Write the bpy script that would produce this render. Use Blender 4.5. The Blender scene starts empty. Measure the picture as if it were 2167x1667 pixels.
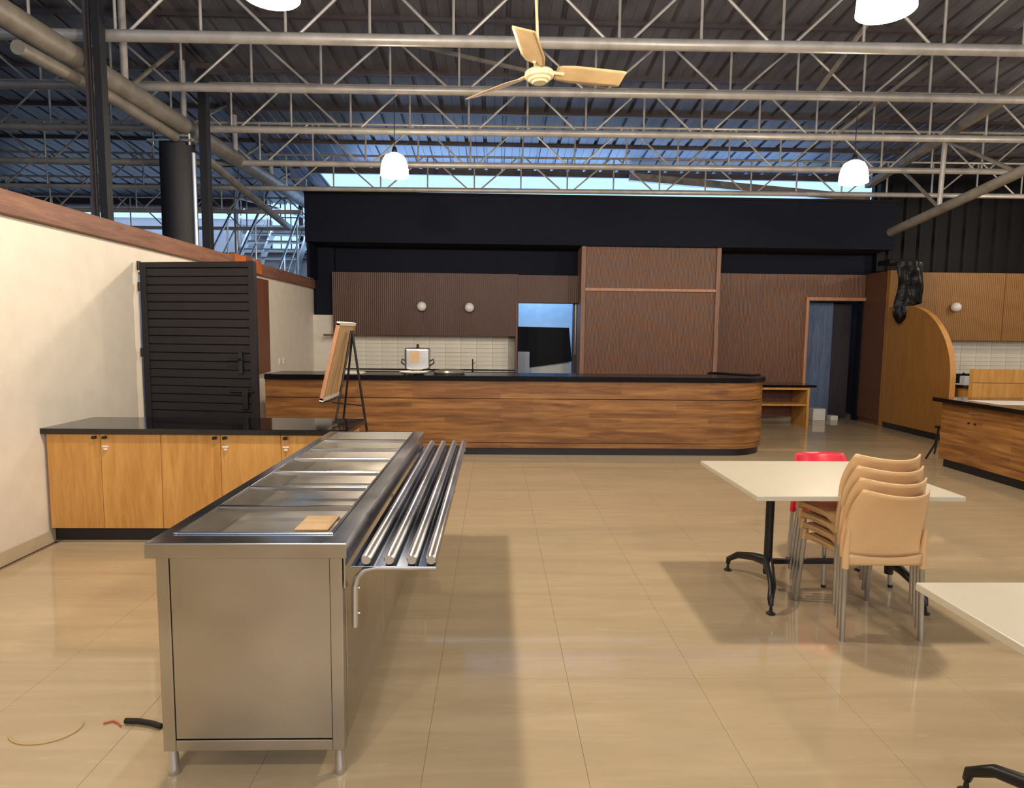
import bpy, math, random
from math import pi, sin, cos, radians as R
from mathutils import Vector, Matrix, noise
random.seed(7)
scn = bpy.context.scene
col = scn.collection

# ------------------------------------------------------------------ camera, world, light, exposure
def set_camera():
    f, p, yw, rl = 1370.0, R(5.447), R(1.57), R(0.59)
    cy, sy, cp, sp = cos(yw), sin(yw), cos(p), sin(p)
    fw = Vector((sy*cp, cy*cp, -sp)); rt = Vector((cy, -sy, 0)); dn = fw.cross(rt)
    X = cos(rl)*rt - sin(rl)*dn; Y = sin(rl)*rt + cos(rl)*dn
    cam = bpy.data.cameras.new('camera'); cam.sensor_fit = 'HORIZONTAL'; cam.sensor_width = 36
    cam.lens = 36*f/2167; cam.clip_start = 0.05; cam.clip_end = 200
    o = bpy.data.objects.new('camera', cam); col.objects.link(o)
    m = Matrix((( X.x, -Y.x, -fw.x), (X.y, -Y.y, -fw.y), (X.z, -Y.z, -fw.z))).to_4x4()
    m.translation = (0, 0, 1.6); o.matrix_world = m
    scn.camera = o
set_camera()
scn.view_settings.view_transform = 'Standard'; scn.view_settings.look = 'None'
scn.view_settings.gamma = 1; scn.view_settings.use_curve_mapping = False
scn.view_settings.exposure = 0.0
w = bpy.data.worlds.new('sky'); scn.world = w; w.use_nodes = True
w.node_tree.nodes['Background'].inputs[0].default_value = (0.42, 0.66, 1.0, 1)
w.node_tree.nodes['Background'].inputs[1].default_value = 1.55

WARM = (1.0, 0.85, 0.66)
def area(name, loc, rot, sx, sy, power, color):
    l = bpy.data.lights.new(name, 'AREA'); l.shape = 'RECTANGLE'; l.size = sx; l.size_y = sy
    l.energy = power; l.color = color
    o = bpy.data.objects.new(name, l); col.objects.link(o); o.location = loc; o.rotation_euler = rot
    return o
def point(name, loc, power, color, rad):
    l = bpy.data.lights.new(name, 'POINT'); l.energy = power; l.color = color; l.shadow_soft_size = rad
    o = bpy.data.objects.new(name, l); col.objects.link(o); o.location = loc
    return o
# hanging lamps: two rows in front of the camera; bare unseen bulbs behind and to the right
LAMPS = [(-1.13, 7.45, 3.44), (4.06, 7.45, 3.45), (-1.25, 3.8, 3.55), (2.2, 3.8, 3.55)]
for i, (x, y, z) in enumerate(LAMPS):
    point('lamp_bulb', (x, y, z-0.20), (150, 150, 235, 195)[i], WARM, 0.09)
for x, y in ((-1.2, 0.0), (2.3, 0.0), (-1.2, -3.0), (2.3, -3.0), (6.2, 3.6), (7.6, 6.6), (9.2, 9.6)):
    point('lamp_bulb', (x, y, 3.35), 90 if x < 5 else 75, WARM, 0.09)
# daylight entering over the back wall and through the open hall on the left, with added fills
area('daylight_low', (1.8, 12.85, 3.35), (R(-138), 0, 0), 9.4, .5, 150, (0.30, 0.52, 1.0))
area('daylight_gap', (1.8, 13.2, 3.9), (R(-114), 0, 0), 9.0, 1.2, 120, (0.34, 0.58, 1.0))
area('daylight_hall', (-7.0, 13.9, 3.3), (R(-100), 0, 0), 6.0, 1.5, 22, (0.45, 0.68, 1.0))
area('hall_wall_fill', (-7.0, 13.9, 4.1), (R(18), 0, 0), 8.0, .5, 70, (0.55, 0.72, 1.0))  # daylight-toned fill added under the roof to brighten the concrete end wall
area('daylight_store', (0.9, 13.6, 2.9), (0, 0, 0), 1.2, 1.2, 38, (0.30, 0.58, 1.0))
area('passage_fill', (6.2, 12.85, 2.5), (R(20), 0, 0), 0.6, 0.4, 5, (0.35, 0.58, 1.0))  # small blue light added inside the dark passage to light the door leaf
area('rear_fill', (3.0, -5.6, 3.6), (R(82), 0, 0), 12.0, 1.6, 230, (1.0, 0.88, 0.74))  # unseen warm fill added behind the camera to lift the whole room

# ------------------------------------------------------------------ materials
def lin(c): return tuple(((v/255)/12.92 if v/255 <= .04045 else ((v/255+.055)/1.055)**2.4) for v in c) + (1,)
def base(name, rough=.5, metal=0., spec=.5, coat=0.):
    m = bpy.data.materials.new(name); m.use_nodes = True; b = m.node_tree.nodes['Principled BSDF']
    b.inputs['Roughness'].default_value = rough; b.inputs['Metallic'].default_value = metal
    b.inputs['Specular IOR Level'].default_value = spec; b.inputs['Coat Weight'].default_value = coat
    b.inputs['Coat Roughness'].default_value = .08
    return m, m.node_tree.nodes, m.node_tree.links, b
def vec(n, l, scale=(1, 1, 1), kind='Object', rnd=0.):
    tc = n.new('ShaderNodeTexCoord'); mp = n.new('ShaderNodeMapping'); mp.inputs['Scale'].default_value = scale
    if kind == 'World':
        g = n.new('ShaderNodeNewGeometry'); src = g.outputs['Position']
    else: src = tc.outputs[kind]
    l.new(src, mp.inputs['Vector'])
    if rnd:
        oi = n.new('ShaderNodeObjectInfo'); ml = n.new('ShaderNodeMath'); ml.operation = 'MULTIPLY'; ml.inputs[1].default_value = rnd
        l.new(oi.outputs['Random'], ml.inputs[0]); l.new(ml.outputs[0], mp.inputs['Location'])
    return mp.outputs[0]
def ramp(n, l, fac, stops):
    r = n.new('ShaderNodeValToRGB'); e = r.color_ramp.elements
    while len(e) < len(stops): e.new(.5)
    for el, (p, c) in zip(e, stops): el.position = p; el.color = lin(c) if len(c) == 3 else c
    l.new(fac, r.inputs[0]); return r.outputs[0]
def ntex(n, l, v, scale, detail=4, rough=.55, dist=0.):
    t = n.new('ShaderNodeTexNoise'); t.inputs['Scale'].default_value = scale; t.inputs['Detail'].default_value = detail
    t.inputs['Roughness'].default_value = rough; t.inputs['Distortion'].default_value = dist
    l.new(v, t.inputs['Vector']); return t.outputs['Fac']
def bump(n, l, b, h, strength=.2, dist=.01):
    bp = n.new('ShaderNodeBump'); bp.inputs['Strength'].default_value = strength; bp.inputs['Distance'].default_value = dist
    l.new(h, bp.inputs['Height']); l.new(bp.outputs[0], b.inputs['Normal'])
def plain(name, c, rough=.5, metal=0., var=.06, scale=6., bmp=0., bs=60, spec=.5, coat=0.):
    m, n, l, b = base(name, rough, metal, spec, coat)
    v = vec(n, l); f = ntex(n, l, v, scale)
    a = tuple(max(0, x*(1-var)) for x in c); d = tuple(min(255, x*(1+var)) for x in c)
    l.new(ramp(n, l, f, [(.3, a), (.7, d)]), b.inputs['Base Color'])
    if bmp: bump(n, l, b, ntex(n, l, v, bs), bmp, .004)
    return m
def wood(name, lo, hi, stretch, rough=.45, scale=5., contrast=(.35, .65), kind='Object', rnd=3.):
    m, n, l, b = base(name, rough)
    v = vec(n, l, stretch, kind, rnd)
    f = ntex(n, l, v, scale, 6, .6, .8); g = ntex(n, l, v, scale*5, 3, .6, .2)
    mx = n.new('ShaderNodeMix'); mx.inputs[0].default_value = .3; l.new(f, mx.inputs[2]); l.new(g, mx.inputs[3])
    l.new(ramp(n, l, mx.outputs[0], [(contrast[0], lo), (contrast[1], hi)]), b.inputs['Base Color'])
    bump(n, l, b, g, .12, .002)
    return m
def steel(name, c, rough=.28, stretch=(1, 1, 1), scale=40, patch=.18):
    m, n, l, b = base(name, rough, 1.)
    p = ntex(n, l, vec(n, l), 2.2, 2)
    l.new(ramp(n, l, p, [(.0, tuple(x*.76 for x in c)), (1., tuple(min(255, x*1.10) for x in c))]), b.inputs['Base Color'])
    mr = n.new('ShaderNodeMapRange'); mr.interpolation_type = 'SMOOTHERSTEP'; mr.inputs[1].default_value = .05; mr.inputs[2].default_value = .95
    mr.inputs[3].default_value = rough-patch/2; mr.inputs[4].default_value = rough+patch/2
    l.new(p, mr.inputs[0]); l.new(mr.outputs[0], b.inputs['Roughness'])
    return m
M = {}
def tile_mat():
    m, n, l, b = base('polished_floor_tile', .05, 0, .4, .0)
    v = vec(n, l, (.45, 3.6, 1), 'World', 0.)
    f = ntex(n, l, v, 1.7, 8, .62, .9); g = ntex(n, l, v, 6.5, 5, .6, 1.2)
    c1 = ramp(n, l, f, [(.25, (172, 154, 126)), (.5, (182, 163, 133)), (.75, (192, 173, 143))])
    c2 = ramp(n, l, g, [(.60, (0, 0, 0)), (.72, (255, 255, 255))])
    mx = n.new('ShaderNodeMix'); mx.data_type = 'RGBA'; mx.inputs[7].default_value = lin((208, 192, 166))
    ml = n.new('ShaderNodeMath'); ml.operation = 'MULTIPLY'; ml.inputs[1].default_value = .22
    l.new(c2, ml.inputs[0]); l.new(ml.outputs[0], mx.inputs[0]); l.new(c1, mx.inputs[6]); l.new(mx.outputs[2], b.inputs['Base Color'])
    return m
M['tile'] = tile_mat()
M['grout'] = plain('tile_grout', (140, 122, 98), .7)
M['wall'] = plain('cream_wall_paint', (222, 214, 202), .6, var=.02, bmp=.05)
M['white'] = plain('white_paint', (225, 222, 214), .5, var=.02)
M['skirt'] = plain('cream_tile_skirting', (190, 176, 152), .25, var=.05)
M['cornice'] = wood('reddish_stained_wood', (104, 70, 57), (142, 102, 84), (4, .35, 4), .6, 5)
M['cornice2'] = plain('bright_orange_brown_wood', (178, 96, 50), .6, var=.1)
M['black'] = plain('black_wall_paint', (17, 20, 34), .7, var=.06, spec=.15)
M['black2'] = plain('black_metal_sheet', (15, 16, 20), .6, var=.1, spec=.2)
M['soffit'] = plain('dark_soffit', (20, 20, 24), .7)
M['gate'] = plain('charcoal_coated_metal', (32, 30, 35), .5, var=.05, spec=.3)
M['blackmetal'] = plain('black_coated_metal', (14, 14, 16), .35, var=.1)
M['granite'] = plain('polished_black_granite', (14, 14, 17), .07, var=.3, scale=90, spec=.6)
M['granite2'] = plain('honed_black_granite', (14, 15, 22), .22, var=.3, scale=90, spec=.2)
M['kick'] = plain('black_kick_board', (22, 22, 28), .35)
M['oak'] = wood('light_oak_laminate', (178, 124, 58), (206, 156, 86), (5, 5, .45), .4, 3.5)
M['oakdark'] = wood('dark_oak_laminate', (134, 92, 40), (158, 112, 56), (6, 6, .5), .4, 4)  # darker oak tone for the screen and rear counter parts
M['oakedge'] = plain('oak_edge_band', (206, 150, 84), .4)
def ribbed(name, lo, hi, axis='X', pitch=55., tilt=0, dist=1.6):
    m, n, l, b = base(name, .5)
    v = vec(n, l, (1, 1, .5 if tilt else 1)); v.node.inputs['Rotation'].default_value = (0, R(tilt), 0); wv = n.new('ShaderNodeTexWave'); wv.bands_direction = axis
    wv.inputs['Scale'].default_value = pitch/6.2832*1.0; wv.inputs['Distortion'].default_value = dist
    wv.inputs['Detail'].default_value = 1; wv.inputs['Detail Scale'].default_value = .5 if not tilt else .35
    l.new(v, wv.inputs['Vector'])
    f = ntex(n, l, vec(n, l, (6, 6, .5)), 9, 5, .6)
    mx = n.new('ShaderNodeMix'); mx.inputs[0].default_value = .45; l.new(wv.outputs['Fac'], mx.inputs[2]); l.new(f, mx.inputs[3])
    l.new(ramp(n, l, mx.outputs[0], [(.15, lo), (.8, hi)]), b.inputs['Base Color'])
    bump(n, l, b, wv.outputs['Fac'], .5, .006)
    return m
M['brown'] = ribbed('brown_ribbed_laminate', (50, 29, 20), (92, 56, 39))
M['brownwave'] = ribbed('brown_wave_laminate', (44, 26, 18), (138, 94, 68), 'X', 88., 10, 6.)
M['brownside'] = ribbed('brown_side_laminate', (48, 28, 20), (116, 76, 54), 'Y', 88.)
M['oakrib'] = ribbed('oak_ribbed_laminate', (112, 76, 36), (164, 118, 62))
M['brownplain'] = wood('brown_plain_laminate', (92, 54, 38), (112, 68, 48), (6, 6, .6), .5, 3)
M['trimpost'] = wood('grey_brown_trim_wood', (118, 86, 68), (146, 108, 86), (5, 5, .5), .5, 4)
M['trimwood'] = wood('pale_brown_trim_wood', (164, 116, 86), (194, 142, 106), (5, 5, .5), .5, 4)
def plank_mat():
    m, n, l, b = base('brown_plank_laminate', .38)
    tc = n.new('ShaderNodeTexCoord'); br = n.new('ShaderNodeTexBrick'); br.inputs['Scale'].default_value = 1
    br.inputs['Brick Width'].default_value = 1.15; br.inputs['Row Height'].default_value = .062; br.inputs['Mortar Size'].default_value = 0
    br.inputs['Color1'].default_value = (0, 0, 0, 1); br.inputs['Color2'].default_value = (1, 1, 1, 1); br.offset = .37
    l.new(tc.outputs['UV'], br.inputs['Vector'])
    mp = n.new('ShaderNodeMapping'); mp.inputs['Scale'].default_value = (.8, 11, 1); l.new(tc.outputs['UV'], mp.inputs[0])
    f = ntex(n, l, mp.outputs[0], 1.8, 7, .62, .6)
    mx = n.new('ShaderNodeMix'); mx.inputs[0].default_value = .84; l.new(br.outputs['Color'], mx.inputs[2]); l.new(f, mx.inputs[3])
    l.new(ramp(n, l, mx.outputs[0], [(.27, (82, 50, 27)), (.45, (124, 82, 44)), (.62, (154, 108, 60)), (.8, (190, 142, 86))]), b.inputs['Base Color'])
    return m
M['plank'] = plank_mat()
M['steel'] = steel('brushed_stainless_steel', (200, 193, 180), .33, (1, 30, 1), 12)
M['steelbright'] = steel('polished_stainless_steel', (206, 206, 208), .18, (30, 1, 1), 12, .08)
M['mirror'] = steel('polished_steel_shelf', (150, 156, 170), .10, (1, 1, 1), 12, .05)
M['chrome'] = steel('chrome_tube', (222, 222, 226), .30, (1, 1, 1), 20, .08)
M['darkgap'] = plain('dark_gap', (26, 24, 22), .8)
M['pipe'] = plain('silver_grey_painted_pipe', (168, 164, 160), .38, .25, var=.08)
M['pipe2'] = plain('dull_grey_steel_pipe', (120, 114, 106), .5, .2, var=.12)
M['galv'] = steel('galvanised_steel', (190, 194, 198), .45, (1, 1, 1), 9)
M['colbrown'] = plain('brown_painted_steel', (66, 56, 58), .5)
M['coldark'] = plain('blackened_steel_column', (20, 20, 27), .65)
def deck_mat():
    m, n, l, b = base('grey_roof_sheeting', .42, .35)
    v = vec(n, l, (1, .25, 1)); f = ntex(n, l, v, 5, 5)
    l.new(ramp(n, l, f, [(.3, (86, 86, 94)), (.7, (110, 112, 122))]), b.inputs['Base Color']); return m
M['deck'] = deck_mat()
M['tiles'] = plain('glazed_white_wall_tile', (226, 221, 206), .1, var=.03, bmp=.5, bs=14, spec=.6)
M['tilegrout'] = plain('pale_tile_grout', (176, 170, 158), .7)
M['tabletop'] = plain('cream_table_laminate', (200, 192, 174), .35, var=.01)
M['chair'] = plain('beige_moulded_plastic', (216, 176, 128), .42, var=.02, bmp=.04, bs=150)
M['redchair'] = plain('red_moulded_plastic', (214, 36, 62), .4, var=.03)
M['alu'] = steel('aluminium_tube', (196, 196, 196), .3, (1, 1, 1), 20, .08)
M['fan'] = plain('aged_cream_enamel', (222, 192, 146), .4, var=.06)
M['fanlight'] = plain('pale_cream_enamel', (232, 218, 176), .35, var=.03)
M['kraft'] = plain('kraft_card', (190, 158, 118), .7, var=.05)
M['globe'] = plain('opal_white_glass', (228, 224, 218), .2, var=.01)
M['blueroom'] = plain('pale_painted_store_wall', (206, 212, 218), .6, var=.03)
M['concrete'] = plain('pale_concrete', (180, 186, 196), .8, var=.06, scale=2)
M['blackboard'] = plain('matt_black_board', (10, 10, 12), .8)
M['bluedoor'] = wood('blue_grey_gloss_laminate', (74, 90, 116), (104, 122, 152), (6, 6, .5), .25, 3)
M['darkdoor'] = wood('dark_laminate', (44, 40, 48), (60, 54, 60), (6, 6, .5), .4, 3)
M['stickers'] = plain('white_lock_plate', (225, 225, 218), .3)
M['stonegrey'] = plain('grey_lid_metal', (128, 124, 114), .35, .4, var=.1)
M['rubber'] = plain('black_rubber', (18, 18, 18), .6)
M['wire'] = plain('orange_wire', (196, 84, 50), .5)
M['coil'] = plain('clear_yellowish_plastic', (196, 170, 112), .3)
def bag_mat():
    m, n, l, b = base('black_plastic_film', .3, 0, .18)
    b.inputs['Base Color'].default_value = lin((10, 10, 12))
    bump(n, l, b, ntex(n, l, vec(n, l), 9, 3), .6, .02); return m
M['bag'] = bag_mat()
def emit(name, c, s):
    m = bpy.data.materials.new(name); m.use_nodes = True; b = m.node_tree.nodes['Principled BSDF']
    b.inputs['Base Color'].default_value = (.9, .85, .75, 1); b.inputs['Emission Color'].default_value = c + (1,)
    b.inputs['Emission Strength'].default_value = s; return m
M['lampglass'] = emit('lit_opal_lamp_glass', (1.0, .88, .62), 5.0)

# ------------------------------------------------------------------ mesh helpers
class MB:
    def __init__(s): s.v = []; s.f = []; s.uv = {}
    def add(s, vs, fs):
        k = len(s.v); s.v += [tuple(v) for v in vs]; s.f += [tuple(i+k for i in f) for f in fs]; return s
    def box(s, x0, x1, y0, y1, z0, z1):
        return s.add([(x, y, z) for x in (x0, x1) for y in (y0, y1) for z in (z0, z1)],
                     [(0, 1, 3, 2), (4, 6, 7, 5), (0, 4, 5, 1), (2, 3, 7, 6), (0, 2, 6, 4), (1, 5, 7, 3)])
    def tube(s, pts, r, n=10, cap=True, up=None):
        pts = [Vector(p) for p in pts]; rings = []
        t0 = (pts[1]-pts[0]).normalized(); a = Vector((0, 0, 1)) if abs(t0.z) < .9 else Vector((1, 0, 0))
        u = t0.cross(a).normalized()
        for i, p in enumerate(pts):
            if i == 0: t = t0
            elif i == len(pts)-1: t = (pts[i]-pts[i-1]).normalized()
            else: t = ((pts[i]-pts[i-1]).normalized()+(pts[i+1]-pts[i]).normalized()).normalized()
            u = (u - t*u.dot(t)).normalized(); w_ = t.cross(u)
            rr = r[i] if isinstance(r, (list, tuple)) else r
            rings.append([p + u*cos(2*pi*k/n)*rr + w_*sin(2*pi*k/n)*rr for k in range(n)])
        vs = [v for g in rings for v in g]; fs = []
        for i in range(len(pts)-1):
            for k in range(n): fs.append((i*n+k, i*n+(k+1) % n, (i+1)*n+(k+1) % n, (i+1)*n+k))
        if cap: fs.append(tuple(range(n))[::-1]); fs.append(tuple((len(pts)-1)*n+k for k in range(n)))
        return s.add(vs, fs)
    def bar(s, p, q, wx, wz):                         # rectangular bar between two points
        p, q = Vector(p), Vector(q); t = (q-p).normalized(); a = Vector((0, 0, 1)) if abs(t.z) < .95 else Vector((0, 1, 0))
        u = t.cross(a).normalized()*wx/2; w_ = u.cross(t).normalized()*wz/2
        vs = [e+a_*u+b_*w_ for e in (p, q) for a_, b_ in ((-1, -1), (1, -1), (1, 1), (-1, 1))]
        return s.add(vs, [(3, 2, 1, 0), (4, 5, 6, 7), (0, 1, 5, 4), (1, 2, 6, 5), (2, 3, 7, 6), (3, 0, 4, 7)])
    def lathe(s, prof, c=(0, 0, 0), n=28, closed=False):
        c = Vector(c); vs = []; fs = []
        for r, z in prof:
            for k in range(n): vs.append(c+Vector((r*cos(2*pi*k/n), r*sin(2*pi*k/n), z)))
        m = len(prof)
        for i in range(m-1 if not closed else m):
            j = (i+1) % m
            for k in range(n): fs.append((i*n+k, i*n+(k+1) % n, j*n+(k+1) % n, j*n+k))
        if not closed: fs.append(tuple(range(n))[::-1]); fs.append(tuple((m-1)*n+k for k in range(n)))
        return s.add(vs, fs)
    def prism(s, poly, axis, a, b):                   # poly of 2D points extruded along axis from a to b
        def P(p, t): return {'x': (t, p[0], p[1]), 'y': (p[0], t, p[1]), 'z': (p[0], p[1], t)}[axis]
        n = len(poly); vs = [P(p, a) for p in poly]+[P(p, b) for p in poly]
        return s.add(vs, [tuple(range(n)), tuple(range(2*n-1, n-1, -1))]+[(i, i+n, (i+1) % n+n, (i+1) % n) for i in range(n)])
    def grid(s, fn, nu, nv):
        vs = [fn(i/nu, j/nv) for j in range(nv+1) for i in range(nu+1)]
        return s.add(vs, [(j*(nu+1)+i, j*(nu+1)+i+1, (j+1)*(nu+1)+i+1, (j+1)*(nu+1)+i) for j in range(nv) for i in range(nu)])
    def build(s, name, mat, parent=None, smooth=False, bevel=0, solid=0, sub=0, seg=2):
        me = bpy.data.meshes.new(name); me.from_pydata(s.v, [], s.f); me.validate()
        import bmesh
        bm = bmesh.new(); bm.from_mesh(me)
        if not solid: bmesh.ops.recalc_face_normals(bm, faces=bm.faces)
        bm.to_mesh(me); bm.free()
        if smooth: me.shade_smooth(); me.set_sharp_from_angle(angle=R(40))
        me.materials.append(M[mat] if isinstance(mat, str) else mat)
        o = bpy.data.objects.new(name, me); col.objects.link(o)
        if parent: o.parent = parent
        if solid:
            d = o.modifiers.new('thickness', 'SOLIDIFY'); d.thickness = solid; d.offset = 0
        if bevel:
            d = o.modifiers.new('bevel', 'BEVEL'); d.width = bevel; d.segments = seg; d.limit_method = 'ANGLE'; d.harden_normals = False
        if sub:
            d = o.modifiers.new('subdiv', 'SUBSURF'); d.levels = sub; d.render_levels = sub
        return o
def tag(o, label=None, cat=None, group=None, kind=None):
    if label: o['label'] = label
    if cat: o['category'] = cat
    if group: o['group'] = group
    if kind: o['kind'] = kind
    return o
def thing(name, label, cat, loc=(0, 0, 0), rz=0, group=None):
    o = bpy.data.objects.new(name, None); o.empty_display_size = .1; col.objects.link(o)
    o.location = loc; o.rotation_euler = (0, 0, rz); return tag(o, label, cat, group)
def dup(o, loc=None, label=None, parent=None):
    c = o.copy(); col.objects.link(c)
    if parent: c.parent = parent
    if loc is not None: c.location = loc
    if label: c['label'] = label
    for ch in list(o.children): dup(ch, parent=c)
    return c
def B(*a): return MB().box(*a)
def arc(c, r, a0, a1, n): return [(c[0]+r*cos(a0+(a1-a0)*i/n), c[1]+r*sin(a0+(a1-a0)*i/n)) for i in range(n+1)]

# ------------------------------------------------------------------ setting: floor
fl = B(-12, 12, -6, 16, -.15, -.008).build('floor', 'grout'); tag(fl, 'floor of large polished beige stone-look tiles', kind='structure')
tproto = None
for i in range(-6, 13):
    for j in range(-1, 11):
        x0 = .35+.6*(i-0); y0 = .46+1.2*(j-0)
        if x0 > 8.2 or x0+.6 < -3.3: continue
        x1 = x0+.6
        if tproto is None:
            tproto = B(0, .599, 0, 1.199, -.008, 0).build('floor_tile', 'tile', fl, bevel=.0008, seg=1); o = tproto
        else:
            o = tproto.copy(); col.objects.link(o)
        o.location = (x0+.0005, y0+.0005, 0)

# ------------------------------------------------------------------ setting: walls
wl = MB().box(-3.45, -3.3, -5.9, 6.15, 0, 2.35).box(-3.45, -3.3, 7.2, 12.0, 0, 2.35).box(-3.45, -3.3, 6.15, 7.2, 2.12, 2.35).build('wall_left', 'wall')
tag(wl, 'low cream partition wall along the left side with a doorway behind the gate', kind='structure')
bs = MB().box(-3.3, -3.285, -5.9, 6.15, 0, .1).box(-3.3, -3.285, 7.2, 12, 0, .1).build('baseboard_left', 'skirt', bevel=.003); tag(bs, 'beige tiled skirting along the left wall', kind='structure')
cn = MB().box(-3.49, -3.25, -5.9, 12.0, 2.35, 2.51).build('trim_1', 'cornice', bevel=.006); tag(cn, 'reddish brown wooden capping along the top of the left wall', kind='structure')
c2 = B(-3.47, -3.24, 8.3, 9.2, 2.36, 2.545).build('patch_board', 'cornice2', cn, bevel=.004)
c3 = B(-3.46, -3.235, 8.62, 8.84, 2.355, 2.56).build('joint_cover', 'cornice', cn, bevel=.004)
wr = B(11.5, 11.65, -6, 12, 0, 5.2).build('wall_right', 'wall'); tag(wr, 'cream side wall on the far right', kind='structure')
wb = B(-12, 12, -6.15, -6, 0, 3.0).build('wall_rear', 'wall'); tag(wb, 'cream wall behind the viewer', kind='structure')
# back wall with window opening (x .43..1.44) and doorway (x 5.79..6.84)
mb = MB()
for x0, x1, z0, z1 in ((-3.3, .43, 0, 3.9), (.43, 1.56, 2.19, 3.9), (.43, 1.56, 0, .84), (1.56, 5.79, 0, 3.9), (5.79, 6.84, 2.25, 3.9), (6.84, 11.5, 0, 3.9)):
    mb.box(x0, x1, 12.0, 12.15, z0, z1)
bw = mb.build('wall_back', 'black'); tag(bw, 'black painted back wall behind the serving bar', kind='structure')
# brown clad upper boxes and lower walls (children of the back wall)
B(-2.89, .41, 11.70, 12.0, 1.523, 2.635).build('cladding_panel', 'brown', bw, bevel=.003)
B(.41, 1.56, 11.70, 12.0, 2.13, 2.62).build('cladding_panel', 'brown', bw, bevel=.003)
B(.37, .41, 11.68, 12.0, .84, 2.13).build('jamb', 'brownplain', bw, bevel=.003)
B(-3.3, -2.93, 11.93, 12.0, 0, 1.88).build('nib_panel', 'wall', bw)
B(-3.05, -2.80, 11.66, 11.75, 1.50, 1.535).build('ledge', 'brownplain', bw)
B(4.06, 5.76, 11.95, 12.0, .1, 2.72).build('cladding_panel', 'brownwave', bw, bevel=.003)
B(5.76, 6.86, 11.95, 12.0, 2.27, 2.72).build('cladding_panel', 'brownwave', bw, bevel=.003)
B(4.06, 5.76, 11.93, 12.0, 0, .1).build('skirting', 'skirt', bw)
df = MB().box(5.75, 5.80, 11.9, 12.16, 0, 2.30).box(5.80, 6.86, 11.9, 12.16, 2.24, 2.30).build('door_1', 'trimwood', bevel=.004)
tag(df, 'thin wooden frame round the dark doorway right of the bar', kind='structure')
# window frame of the store opening
wf = MB().box(1.44, 1.55, 11.93, 12.1, .84, 2.19).build('window_1', 'colbrown', bevel=.003); tag(wf, 'opening into the pale blue store beside the tiled splashback', kind='structure')
B(1.465, 1.49, 11.90, 11.93, 1.2, 2.18).build('edge_strip', 'steelbright', wf)
B(.41, 1.44, 11.92, 12.1, 2.165, 2.19).build('head', 'colbrown', wf)
# centre panel with pale frame
cpn = thing('feature_panel', 'tall brown wave-textured wall panel with pale wooden frame behind the bar', 'wall panel', (0, 0, 0))
B(1.58, 3.88, 11.42, 11.9, .8, 2.335).build('lower_panel', 'brownwave', cpn)
B(1.58, 3.88, 11.42, 11.9, 2.385, 3.12).build('upper_panel', 'brownwave', cpn)
B(1.575, 3.87, 11.385, 11.7, 2.335, 2.385).build('crossrail', 'trimwood', cpn, bevel=.003)
B(1.50, 1.575, 11.38, 11.95, 0, 3.12).build('frame_post', 'trimpost', cpn, bevel=.003)
B(3.87, 3.945, 11.38, 11.95, 0, 3.12).build('frame_post', 'trimpost', cpn, bevel=.003)
B(1.58, 3.87, 11.45, 11.9, 0, .8).build('base_panel', 'brownplain', cpn)
# partition and side wall on the right
wp = B(6.90, 7.0, 11.30, 12.0, 0, 2.74).build('wall_partition', 'brownplain'); tag(wp, 'short brown return wall beside the dark doorway', kind='structure')
B(6.87, 6.90, 11.33, 11.99, .08, 2.72).build('cladding_panel', 'brownside', wp)
B(6.86, 7.02, 11.20, 11.30, 0, 2.74).build('oak_edge', 'oakdark', wp, bevel=.004)
# fascia
fa = B(-3.24, 6.95, 11.3, 11.38, 3.10, 3.90).build('wall_fascia', 'black'); tag(fa, 'long black fascia band above the bar', kind='structure')
B(-3.2, 6.95, 11.38, 12.0, 3.10, 3.14).build('soffit', 'soffit', fa)
B(-3.24, 6.97, 11.27, 11.4, 3.90, 3.94).build('top_ledge', 'black2', fa)
B(-3.24, -3.19, 11.38, 12.0, 2.515, 3.9).build('end_panel', 'black', fa)
B(-3.24, -2.9, 11.9, 12.0, 1.89, 3.1).build('end_panel', 'black', fa)
# black ribbed sheet wall upper right
mb = MB(); x = 6.98; pts = []
while x < 11.5:
    pts += [(x, 11.86), (x+.16, 11.86), (x+.19, 11.82), (x+.25, 11.82), (x+.28, 11.86)]; x += .28
pts += [(11.5, 11.99), (6.98, 11.99)]
rb = mb.prism(pts, 'z', 2.78, 4.35).build('wall_sheeting', 'black2'); tag(rb, 'black corrugated sheet wall above the oak panelling', kind='structure')
B(6.95, 11.5, 12.0, 12.1, 3.85, 4.9).build('upper_wall', 'black2', rb)
for x0, x1 in ((7.02, 9.3), (9.31, 11.45)):
    B(x0, x1, 11.70, 11.99, 1.53, 2.76).build('cladding_panel', 'oakrib', bw, bevel=.003)

# tiled splashbacks
def splash(x0, x1, z0, z1, y, label, tw=.29, th=.077):
    t = thing('splashback', label, 'tiles', (x0, y, z0))
    B(0, x1-x0, 0, .03, 0, z1-z0).build('backing', 'tilegrout', t)
    pr = None; nx = int((x1-x0)/tw); nz = int((z1-z0)/th+.5)
    for i in range(nx):
        for j in range(nz):
            if pr is None:
                pr = B(.002, tw-.002, -.009, 0, .0015, th-.0015).build('wall_tile', 'tiles', t, bevel=.002, seg=1); o = pr
            else: o = pr.copy(); col.objects.link(o)
            o.location = (i*tw, 0, j*th); o.rotation_euler = (random.uniform(-.02, .02), 0, random.uniform(-.006, .006))
    return t
splash(-2.94, .37, .91, 1.53, 11.965, 'glazed white tiled splashback behind the long bar')
splash(7.02, 11.4, .91, 1.53, 11.965, 'glazed white tiled splashback under the oak panelling on the right')

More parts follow.
